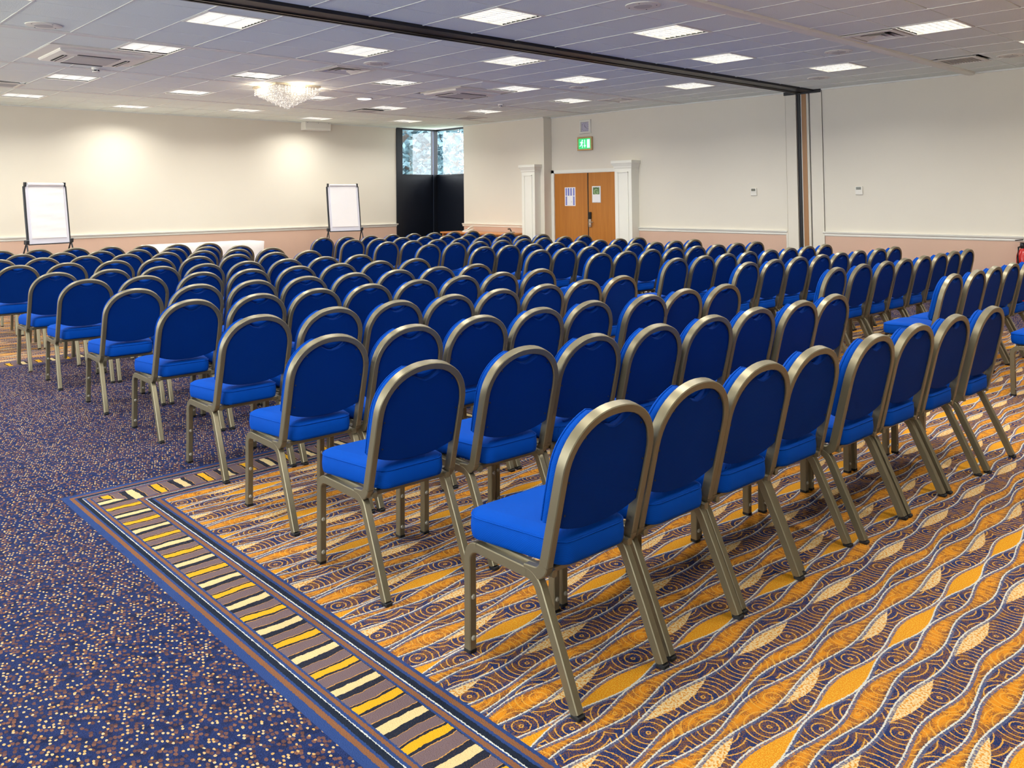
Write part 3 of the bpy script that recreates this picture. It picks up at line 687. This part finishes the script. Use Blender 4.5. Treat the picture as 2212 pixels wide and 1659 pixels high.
def speaker(x, y, label):
    t = thing('ceiling_speaker', label, 'speaker', (x, y, CEIL), 0, 'round ceiling speakers')
    MB().lathe([(.155, 0), (.155, -.006), (.145, -.010), (.085, -.010)], n=32).build('bezel', M_PLASTIC, t, 40)
    MB().lathe([(.082, -.006), (.08, -.012), (.001, -.014)], n=32).build('grille', M_GREY, t, 40)
    for k in range(4): MB().lathe([(.001, -.013), (.006, -.012), (.007, -.009)], (.122*math.cos(k*PI/2+.4), .122*math.sin(k*PI/2+.4), 0), 8).build('screw', M_SCREW, t, 40)
for x, y, l in ((2.12, 8.67, 'round ceiling speaker at the top left corner'), (5.78, 4.50, 'round ceiling speaker at the top beside the cream cover strip'), (5.76, 8.58, 'round ceiling speaker beside a square vent, before the chandelier'),
                (9.39, 8.55, 'round ceiling speaker left of the partition track, over the middle'), (9.42, 4.49, 'round ceiling speaker right of the track next to the cream strip'), (11.33, 5.70, 'round ceiling speaker close to the partition pocket'),
                (11.34, 3.25, 'round ceiling speaker at the far right above the wall')): speaker(x, y, l)

def vent(x0, x1, y0, y1, kind, label):
    a, b = (x1-x0)/2, (y1-y0)/2; t = thing('air_vent', label, 'air vent', ((x0+x1)/2, (y0+y1)/2, CEIL), 0, 'square ceiling air vents')
    R = lambda e, z: [(-a+e, -b+e, z), (a-e, -b+e, z), (a-e, b-e, z), (-a+e, b-e, z)]
    MB().rings([R(-.02, .004), R(-.02, -.006), R(.03, -.010), R(.035, .0)], False, False).build('frame', M_PLASTIC, t)
    if kind == 'cone':
        MB().rings([R(.035, .0), R(.035, .06)], False, True).build('neck', M_DARK, t)
        for k, e in enumerate((.05, .11, .17)):
            MB().rings([R(e, -.004), R(e+.07, .035), R(e+.075, .035), R(e+.008, -.006)], False, False).build('cone_blade', M_PLASTIC, t)
        MB().rings([R(min(a, b)-.03, .0), R(min(a, b)-.03, .02)]).build('centre_plate', M_PLASTIC, t)
    elif kind == 'ring':
        MB().rings([R(.035, .0), R(.035, .04)], False, True).build('neck', M_DARK, t)
        MB().rings([R(.05, -.004), R(.05, .008), R(.13, .008), R(.13, -.004)], False, False).build('ring_blade', M_PLASTIC, t)
        MB().rings([R(.15, -.006), R(.15, .01)]).build('centre_plate', M_PLASTIC, t)
    else:
        MB().rings([R(.035, .012), R(.035, .02)]).build('backing', M_GREY, t)
        n = 12
        for k in range(n): MB().box(-a+.035, a-.035, -b+.04+(2*b-.08)*k/n, -b+.052+(2*b-.08)*k/n, -.004, .012).build('slat', M_GREY, t)
for v, l in zip(VENTS, ('square cone vent beside the round speaker, in front of the chandelier', 'square cone vent between cream strip and right louvred light', 'flat grey grille above the right wall beside the cream strip', 'square ring vent on the ceiling near the door wall',
                        'grey grille at the left edge near the back wall', 'grey grille on the ceiling in front of the corner window', 'narrow grey grille beside a light near the back wall')): vent(*v, l)

dl = thing('downlight', 'round bright downlight right of the chandelier', 'ceiling light', (7.64, 11.74, CEIL))
MB().lathe([(.14, .0), (.14, -.008), (.12, -.012), (.118, .0)], n=28).build('bezel', M_PLASTIC, dl, 40)
MB().lathe([(.118, -.004), (.1, -.018), (.001, -.024)], n=28).build('diffuser', mat('downlight_glow', (1, .98, .93), emit=3.0), dl, 60)

# ---- chandelier: stepped square of crystal strands
ch = thing('chandelier', 'square crystal chandelier glowing warm on the ceiling', 'chandelier', (5.95, 11.2, CEIL))
MB().bbox(-.36, .36, -.36, .36, -.03, 0, .006).build('ceiling_plate', mat('pale_brass', lin(240, 226, 196), rough=.25, metal=.6, noise=.03), ch)
mcr = bpy.data.materials.new('lit_crystal'); mcr.use_nodes = True; mcr.cycles.emission_sampling = 'NONE'; X.nt = _nt = mcr.node_tree; _b = _nt.nodes['Principled BSDF']
_tc = _nt.nodes.new('ShaderNodeTexCoord'); _gm = _nt.nodes.new('ShaderNodeNewGeometry'); _nn = noise(_gm.outputs['Position'], 60, 2, '3D')
_b.inputs['Base Color'].default_value = (.5, .48, .45, 1); _b.inputs['Roughness'].default_value = .12; _b.inputs['Specular IOR Level'].default_value = .8
_nt.links.new(mixc(((_nn-.42)*5).clamp(), (.42, .35, .27, 1), (1.5, 1.38, 1.2, 1)), _b.inputs['Emission Color']); _b.inputs['Emission Strength'].default_value = .5
st = MB()
for q in range(4):                                               # one strand: four faceted drops, unit length
    z0 = -q*.25; st.rings([[(.4*c_*math.cos(k*PI/2), .4*c_*math.sin(k*PI/2), z) for k in range(4)] for c_, z in ((.35, z0), (1, z0-.10), (1, z0-.16), (.3, z0-.245))])
stm = st.mesh('crystal_strand', mcr)
N = 16
for i in range(N):
    for j in range(N):
        x, y = (i-(N-1)/2)*.044, (j-(N-1)/2)*.044; r = max(abs(x), abs(y))
        ln = .315 - r*.62
        obj('crystal_strand', stm, ch, (x, y, -.028), (0, 0, random.uniform(0, 1.5)), (.042, .042, ln*random.uniform(.97, 1.03)))
pl = bpy.data.lights.new('bulb_glow', 'POINT'); pl.energy = 6; pl.color = (1, .82, .62); pl.shadow_soft_size = .05
for dx, dy in ((-.40, 0), (.40, 0), (0, -.40), (0, .40)):
    po = bpy.data.objects.new('bulb_glow', pl); COL.objects.link(po); po.parent = ch; po.location = (dx, dy, -.07)

# ================================================================== WALL FITTINGS
pb = thing('projector_housing', 'cream box housing at the top of the back wall', 'box', (9.24, YB, 2.99))
MB().bbox(-.31, .31, -.20, 0, 0, .182, .008).build('case', M_PLASTIC, pb)
MB().box(-.29, .29, -.206, -.20, .012, .05).build('lower_lip', M_WHITE, pb)
for x in (-.26, 0, .26): MB().lathe([(.001, -.204), (.006, -.203), (.006, -.2)], (x, 0, .16), 8, 'y').build('screw', M_SCREW, pb)

XB = 12.60                                                       # wall plane of the door bay
def on_wall(name, label, cat, y, z, x=XB, group=None):           # local x runs along -Y (rightwards), local -y faces the room
    return thing(name, label, cat, (x, y, z), -PI/2, group)
ck = on_wall('wall_clock', 'square silver framed wall clock above the green exit sign', 'clock', 11.303, 2.914)
R = lambda e, y: [(-.15+e, y, -.141+e), (.15-e, y, -.141+e), (.15-e, y, .141-e), (-.15+e, y, .141-e)]
MB().rings([R(0, 0), R(0, -.022), R(.010, -.034), R(.042, -.034), R(.048, -.012)], True, False).build('frame', mat('satin_silver', lin(230, 228, 218), rough=.35, metal=.1, noise=.02), ck)
face = MB().rings([R(.046, -.008), R(.046, -.014)]).build('dial', mat('lilac_dial', lin(186, 182, 198), rough=.6, noise=.02), ck)
M_INK = mat('dark_ink', lin(60, 58, 70), rough=.7, noise=.02)
for k in range(1, 13):
    a = PI/2-k*PI/6; q = max(abs(math.cos(a)), abs(math.sin(a))); text('numeral', str(k), .026, M_INK, face, (.080*math.cos(a)/q*.98, -.0146, .074*math.sin(a)/q), (PI/2, 0, 0))
for ang, ln, w in ((math.radians(90+20), .055, .008), (math.radians(-38), .072, .006)):
    d = Vector((math.cos(ang), 0, math.sin(ang))); s = Vector((-d.z, 0, d.x))*w/2; a0 = d*-.012; a1 = d*ln
    MB().rings([[a0-s+Vector((0, y, 0)), a0+s+Vector((0, y, 0)), a1+s*.5+Vector((0, y, 0)), a1-s*.5+Vector((0, y, 0))] for y in (-.0155, -.018)]).build('hand', M_INK, ck)

es = on_wall('exit_sign', 'lit green running man exit sign in brass frame above door', 'exit sign', 11.306, 2.573)
R2 = lambda e, y: [(-.197+e, y, -.137+e), (.197-e, y, -.137+e), (.197-e, y, .137-e), (-.197+e, y, .137-e)]
MB().rings([R2(0, 0), R2(0, -.04), R2(.008, -.048), R2(.030, -.048), R2(.036, -.030)], True, False).build('frame', mat('polished_brass', lin(216, 186, 140), rough=.22, metal=.85, noise=.03), es)
gp = MB().rings([R2(.034, -.028), R2(.034, -.034)]).build('green_panel', mat('exit_green', lin(60, 206, 120), rough=.4, emit=.85), es)
M_EXW = mat('exit_white', lin(214, 240, 250), rough=.4, emit=.9)
MB().prism([(.065, -.085), (.135, -.085), (.135, .085), (.065, .085)], 'y', -.0362, -.034).build('doorway_mark', M_EXW, gp)
MB().prism([(-.006, .08), (.012, .08), (.012, -.03), (.034, -.03), (.003, -.08), (-.028, -.03), (-.006, -.03)], 'y', -.0362, -.034).build('arrow_mark', M_EXW, gp)
mm = MB()
mm.lathe([(.0155, -.034), (.0155, -.0362)], (-.062, 0, .066), 14, 'y')
for poly in ([(-.105, .035), (-.075, .052), (-.055, .045), (-.062, .0), (-.088, -.012), (-.098, .0)], [(-.128, .020), (-.118, .032), (-.085, .030), (-.09, .016)], [(-.060, .040), (-.034, .018), (-.044, .006), (-.068, .022)],
             [(-.088, -.008), (-.064, -.004), (-.054, -.040), (-.056, -.082), (-.072, -.082), (-.072, -.042)], [(-.098, .0), (-.080, -.010), (-.100, -.046), (-.135, -.056), (-.138, -.042), (-.110, -.032)]):
    mm.prism(poly, 'y', -.0362, -.034)
mm.build('running_figure', M_EXW, gp)

def thermostat(y, label):
    t = on_wall('thermostat', label, 'thermostat', y, 1.56, XR, 'wall thermostats')
    MB().bbox(-.056, .056, -.02, 0, -.064, .064, .005).build('case', M_PLASTIC, t)
    MB().box(-.042, .034, -.0215, -.0195, .012, .052).build('display', mat('lcd_olive', lin(110, 110, 96), rough=.2, noise=.05), t)
    MB().box(-.05, .05, -.0208, -.0195, -.01, -.007).build('flap_seam', M_GREY, t)
thermostat(7.51, 'small white thermostat on the wall left of the partition pocket'); thermostat(5.717, 'small white thermostat on the wall right of the partition pocket')

p1 = on_wall('door_notice', 'white notice with blue printed columns taped on left door leaf', 'poster', 11.755, 1.51, 12.60)
MB().bbox(-.149, .149, -.003, 0, -.19, .19, .001).build('sheet', M_PAPER, p1)
M_PBLUE = mat('printed_blue', lin(124, 130, 200), rough=.8, noise=.12, nscale=60)
for x0, x1, z0, z1 in ((-.125, -.085, .02, .175), (-.062, -.018, .02, .175), (.008, .05, .02, .175), (.085, .125, .02, .175), (-.125, -.085, -.175, .005), (.085, .125, -.175, .005)):
    MB().box(x0, x1, -.0036, -.0028, z0, z1).build('printed_column', M_PBLUE, p1)
MB().box(.035, .045, -.0036, -.0028, -.12, -.09).build('printed_mark', mat('printed_tan', lin(200, 180, 150), noise=.03), p1)
p2 = on_wall('door_notice', 'framed notice with green picture on the right door leaf', 'poster', 11.038, 1.55, 12.60)
MB().bbox(-.115, .115, -.008, 0, -.166, .166, .003).build('frame', mat('grey_frame', lin(214, 212, 212), rough=.4, noise=.02), p2)
MB().box(-.10, .10, -.0095, -.0075, -.152, .152).build('sheet', M_PAPER, p2)
M_PG = mat('printed_green', lin(112, 140, 96), rough=.7, noise=.35, nscale=18)
MB().box(-.086, .086, -.0104, -.009, .0, .142).build('green_picture', M_PG, p2)
M_PD = mat('printed_dark_green', lin(48, 62, 48), rough=.7, noise=.1); M_PLG = mat('printed_pale_green', lin(168, 196, 140), rough=.7, noise=.1)
MB().prism([(-.06, .098), (.0, .13), (.06, .098), (.06, .110), (.0, .14), (-.06, .110)], 'y', -.011, -.0102).build('dark_chevron', M_PD, p2)
mb = MB(); ring_ = []
for k in range(20):
    a0, a1 = math.radians(50+k*15.0), math.radians(50+(k+1)*15.0)
    mb.prism([(.042*math.cos(a0), .052+.042*math.sin(a0)), (.058*math.cos(a0), .052+.058*math.sin(a0)*.9), (.058*math.cos(a1), .052+.058*math.sin(a1)*.9), (.042*math.cos(a1), .052+.042*math.sin(a1))], 'y', -.0112, -.0104)
mb.box(.0, .055, -.0112, -.0104, .04, .054); mb.build('letter_mark', M_PLG, p2)

fe = thing('fire_extinguisher', 'red fire extinguisher at the right edge by the wall', 'fire extinguisher', (12.43, 3.50, 0))
MB().lathe([(.06, 0), (.078, .02), (.078, .62), (.074, .68), (.055, .735), (.03, .76), (.024, .775)], n=28).build('cylinder', mat('extinguisher_red', lin(206, 28, 22), rough=.25, spec=.6, noise=.03), fe, 50)
MB().lathe([(.026, .77), (.03, .785), (.03, .82), (.018, .84)], n=16).build('valve', M_BLACK, fe, 50)
MB().box(-.10, .03, -.012, .012, .835, .85).build('lever', M_BLACK, fe).rotation_euler = (0, 0, .9)
MB().box(-.11, .02, -.012, .012, .872, .885).build('carry_handle', M_BLACK, fe).rotation_euler = (0, .12, .9)
MB().tube([(-.03, 0, .80), (-.09, .02, .79), (-.11, .03, .66), (-.10, .02, .40)], .012).build('hose', M_RUB, fe, 60)

# ================================================================== FRONT OF THE ROOM
def flip_chart(x, y, rz, label, roll_r, crease):
    t = thing('flip_chart', label, 'flip chart', (x, y, 0), rz, 'flip charts')
    tl = math.radians(9); zc, H2, W2 = 1.315, .475, .335
    P = lambda a, b, o=0: (a, -.02+math.sin(tl)*(b)+o*math.cos(tl)-.0, zc+b*math.cos(tl)-o*math.sin(tl))
    bd = lambda a0, a1, b0, b1, o0, o1: MB().add([P(a, b, o) for o in (o0, o1) for b in (b0, b1) for a in (a0, a1)], [(0, 1, 3, 2), (4, 5, 7, 6), (0, 1, 5, 4), (2, 3, 7, 6), (0, 2, 6, 4), (1, 3, 7, 5)])
    bd(-W2, W2, -H2, H2, -.012, .012).build('board', mat('lilac_board', lin(226, 226, 236), rough=.3, noise=.01), t)
    mfr = mat('charcoal_tube', lin(44, 46, 50), rough=.4, noise=.04)
    MB().tube([P(-W2+.02, H2+.01), P(-W2-.01, H2-.02), P(-W2-.012, 0), P(-W2-.01, -H2)], .020, 8).build('side_tube', mfr, t, 60)
    MB().tube([P(W2-.02, H2+.01), P(W2+.01, H2-.02), P(W2+.012, 0), P(W2+.01, -H2)], .017, 8).build('side_tube', mfr, t, 60)
    bd(-W2, W2, -H2-.014, -H2, -.035, .012).build('pen_tray', mfr, t)
    pad = bd(-W2+.055, W2-.045, -H2+.085, H2-.02, -.02, -.012).build('paper_pad', M_PAPER, t)
    mb = MB()                                                    # top sheet with soft creases
    nx, nz = 8, 30; vs = []
    for j in range(nz+1):
        for i in range(nx+1):
            a = -W2+.055+(2*W2-.10)*i/nx; b = -H2+.088+(2*H2-.11)*j/nz
            vs.append(P(a, b, -.022-crease*(.004*math.sin(j*.9+i*.35)+.003*math.sin(j*2.1-i*.6))))
    mb.add(vs, [(j*(nx+1)+i, j*(nx+1)+i+1, (j+1)*(nx+1)+i+1, (j+1)*(nx+1)+i) for j in range(nz) for i in range(nx)]); mb.build('top_sheet', M_PAPER, t, 80)
    MB().tube([P(-W2+.045, H2+.012, -.015), P(W2-.035, H2+.012, -.015)], roll_r, 14).build('rolled_sheets', M_PAPER, t, 60)
    for sx in (-1, 1): MB().box(sx*(W2-.01)-.012, sx*(W2-.01)+.012, P(0, H2+.01, -.03)[1], P(0, H2+.01, .02)[1], P(0, H2)[2]-.02, P(0, H2)[2]+.05).build('clamp', mfr, t)
    for sx in (-1, 1):
        b = P(sx*(W2+.03), -H2+.03)
        MB().bbox(b[0]-.032, b[0]+.032, b[1]-.03, b[1]+.03, b[2]-.03, b[2]+.04, .008).build('hinge_block', mfr, t)
        MB().tube([b, (b[0]+sx*.05, b[1]-.30, .0)], .012, 8).build('leg', mfr, t, 60)
        MB().tube([b, (b[0]+sx*.02, b[1]+.38, .0)], .012, 8).build('leg', mfr, t, 60)
flip_chart(3.76, 15.10, math.radians(17), 'flip chart with creased paper at left, by the back wall', .028, .35)
flip_chart(9.40, 15.25, math.radians(-9), 'flip chart with smooth blank paper near the corner window', .022, .08)

tb = thing('folding_table', 'long table hidden under the white cloth in front of the back wall', 'table', (6.30, 14.92, 0))
MB().bbox(-.99, .99, -.30, .30, .70, .735, .004).build('table_top', M_BRN, tb)
for sx in (-1, 1):
    for sy in (-1, 1): MB().tube([(sx*.85, sy*.24, 0), (sx*.85, sy*.24, .70)], .014).build('leg', M_BLACK, tb, 60)
cl = MB(); A_, B_ = 1.0, .31; loops = []
per = [(-A_, -B_), (A_, -B_), (A_, B_), (-A_, B_)]; pts = []
for q in range(4):
    a, b = per[q], per[(q+1) % 4]; n = 40 if q % 2 == 0 else 14
    for k in range(n): pts.append((a[0]+(b[0]-a[0])*k/n, a[1]+(b[1]-a[1])*k/n, q))
for zz, amp in ((.742, -.004), (.738, .004), (.6, .008), (.35, .014), (.03, .020)):
    L = []
    for i, (x, y, q) in enumerate(pts):
        w = amp*math.sin(i*.9)*(1 if zz < .7 else 0) + (.003 if zz < .74 else 0); nx_, ny_ = ((0, -1), (1, 0), (0, 1), (-1, 0))[q]
        L.append((x+nx_*w, y+ny_*w, zz))
    loops.append(L)
cl.rings(loops, True, False); tag(cl.build('tablecloth', M_CLOTH, None, 50, (6.30, 14.92, 0)), 'white cloth draped to the floor over the long front table', 'tablecloth')

dk = thing('desk', 'orange wooden desk against the wall left of the door pilaster', 'desk', (12.05, 13.7, 0))
M_DESK = wood_material('desk_veneer', lin(188, 112, 50), lin(214, 146, 82), 'Y')
MB().bbox(-.29, .27, -.86, 1.30, .715, .75, .004).build('desk_top', M_DESK, dk)
for y in (-.80, 1.24): MB().box(-.26, .25, y-.015, y+.015, 0, .715).build('end_panel', M_DESK, dk)
MB().box(.10, .12, -.785, 1.225, .30, .715).build('modesty_panel', M_DESK, dk)
ph = thing('telephone', 'white desk telephone at the window end of the wooden desk', 'telephone', (12.05, 14.35, .75), .3)
MB().prism([(-.11, 0), (.11, 0), (.11, .06), (-.11, .025)], 'y', -.09, .09).build('body', M_PLASTIC, ph)
MB().prism([(-.105, .028), (.10, .062), (.10, .064), (-.105, .030)], 'y', .0, .08).build('keypad', M_GREY, ph)
hs = MB().tube([(-.10, -.055, .05), (-.09, -.055, .072), (0, -.055, .098), (.09, -.055, .108), (.11, -.055, .088)], .02, 10).build('handset', M_PLASTIC, ph, 60)
it = thing('desk_fitting', 'small black and silver item at the pilaster end of the desk', 'gadget', (12.1, 13.0, .75))
MB().tube([(0, 0, 0), (.0, .01, .05), (.01, .05, .09), (.0, .10, .085)], .014, 8).build('black_arm', M_BLACK, it, 60)
MB().bbox(-.05, .05, -.06, .03, 0, .035, .006).build('silver_foot', MATS['lock_chrome'], it)

pp = thing('paper_sheet', 'white printed sheet lying on the carpet under the right block chairs', 'paper', (10.62, 8.36, .002), .6)
MB().box(-.105, .105, -.148, .148, 0, .0015).build('sheet', M_PAPER, pp)
MB().box(-.08, .02, .06, .10, .0012, .0018).build('printed_mark', mat('printed_mauve', lin(170, 140, 180), noise=.05), pp)
cb = thing('carton', 'white carton with pink top standing by the right wall', 'carton', (12.40, 5.60, 0))
MB().bbox(-.10, .10, -.10, .10, 0, .50, .004).build('box', M_PAPER, cb)
MB().bbox(-.09, .09, -.09, .09, .50, .58, .004).build('pink_top', mat('pink_card', lin(226, 170, 160), noise=.08), cb)
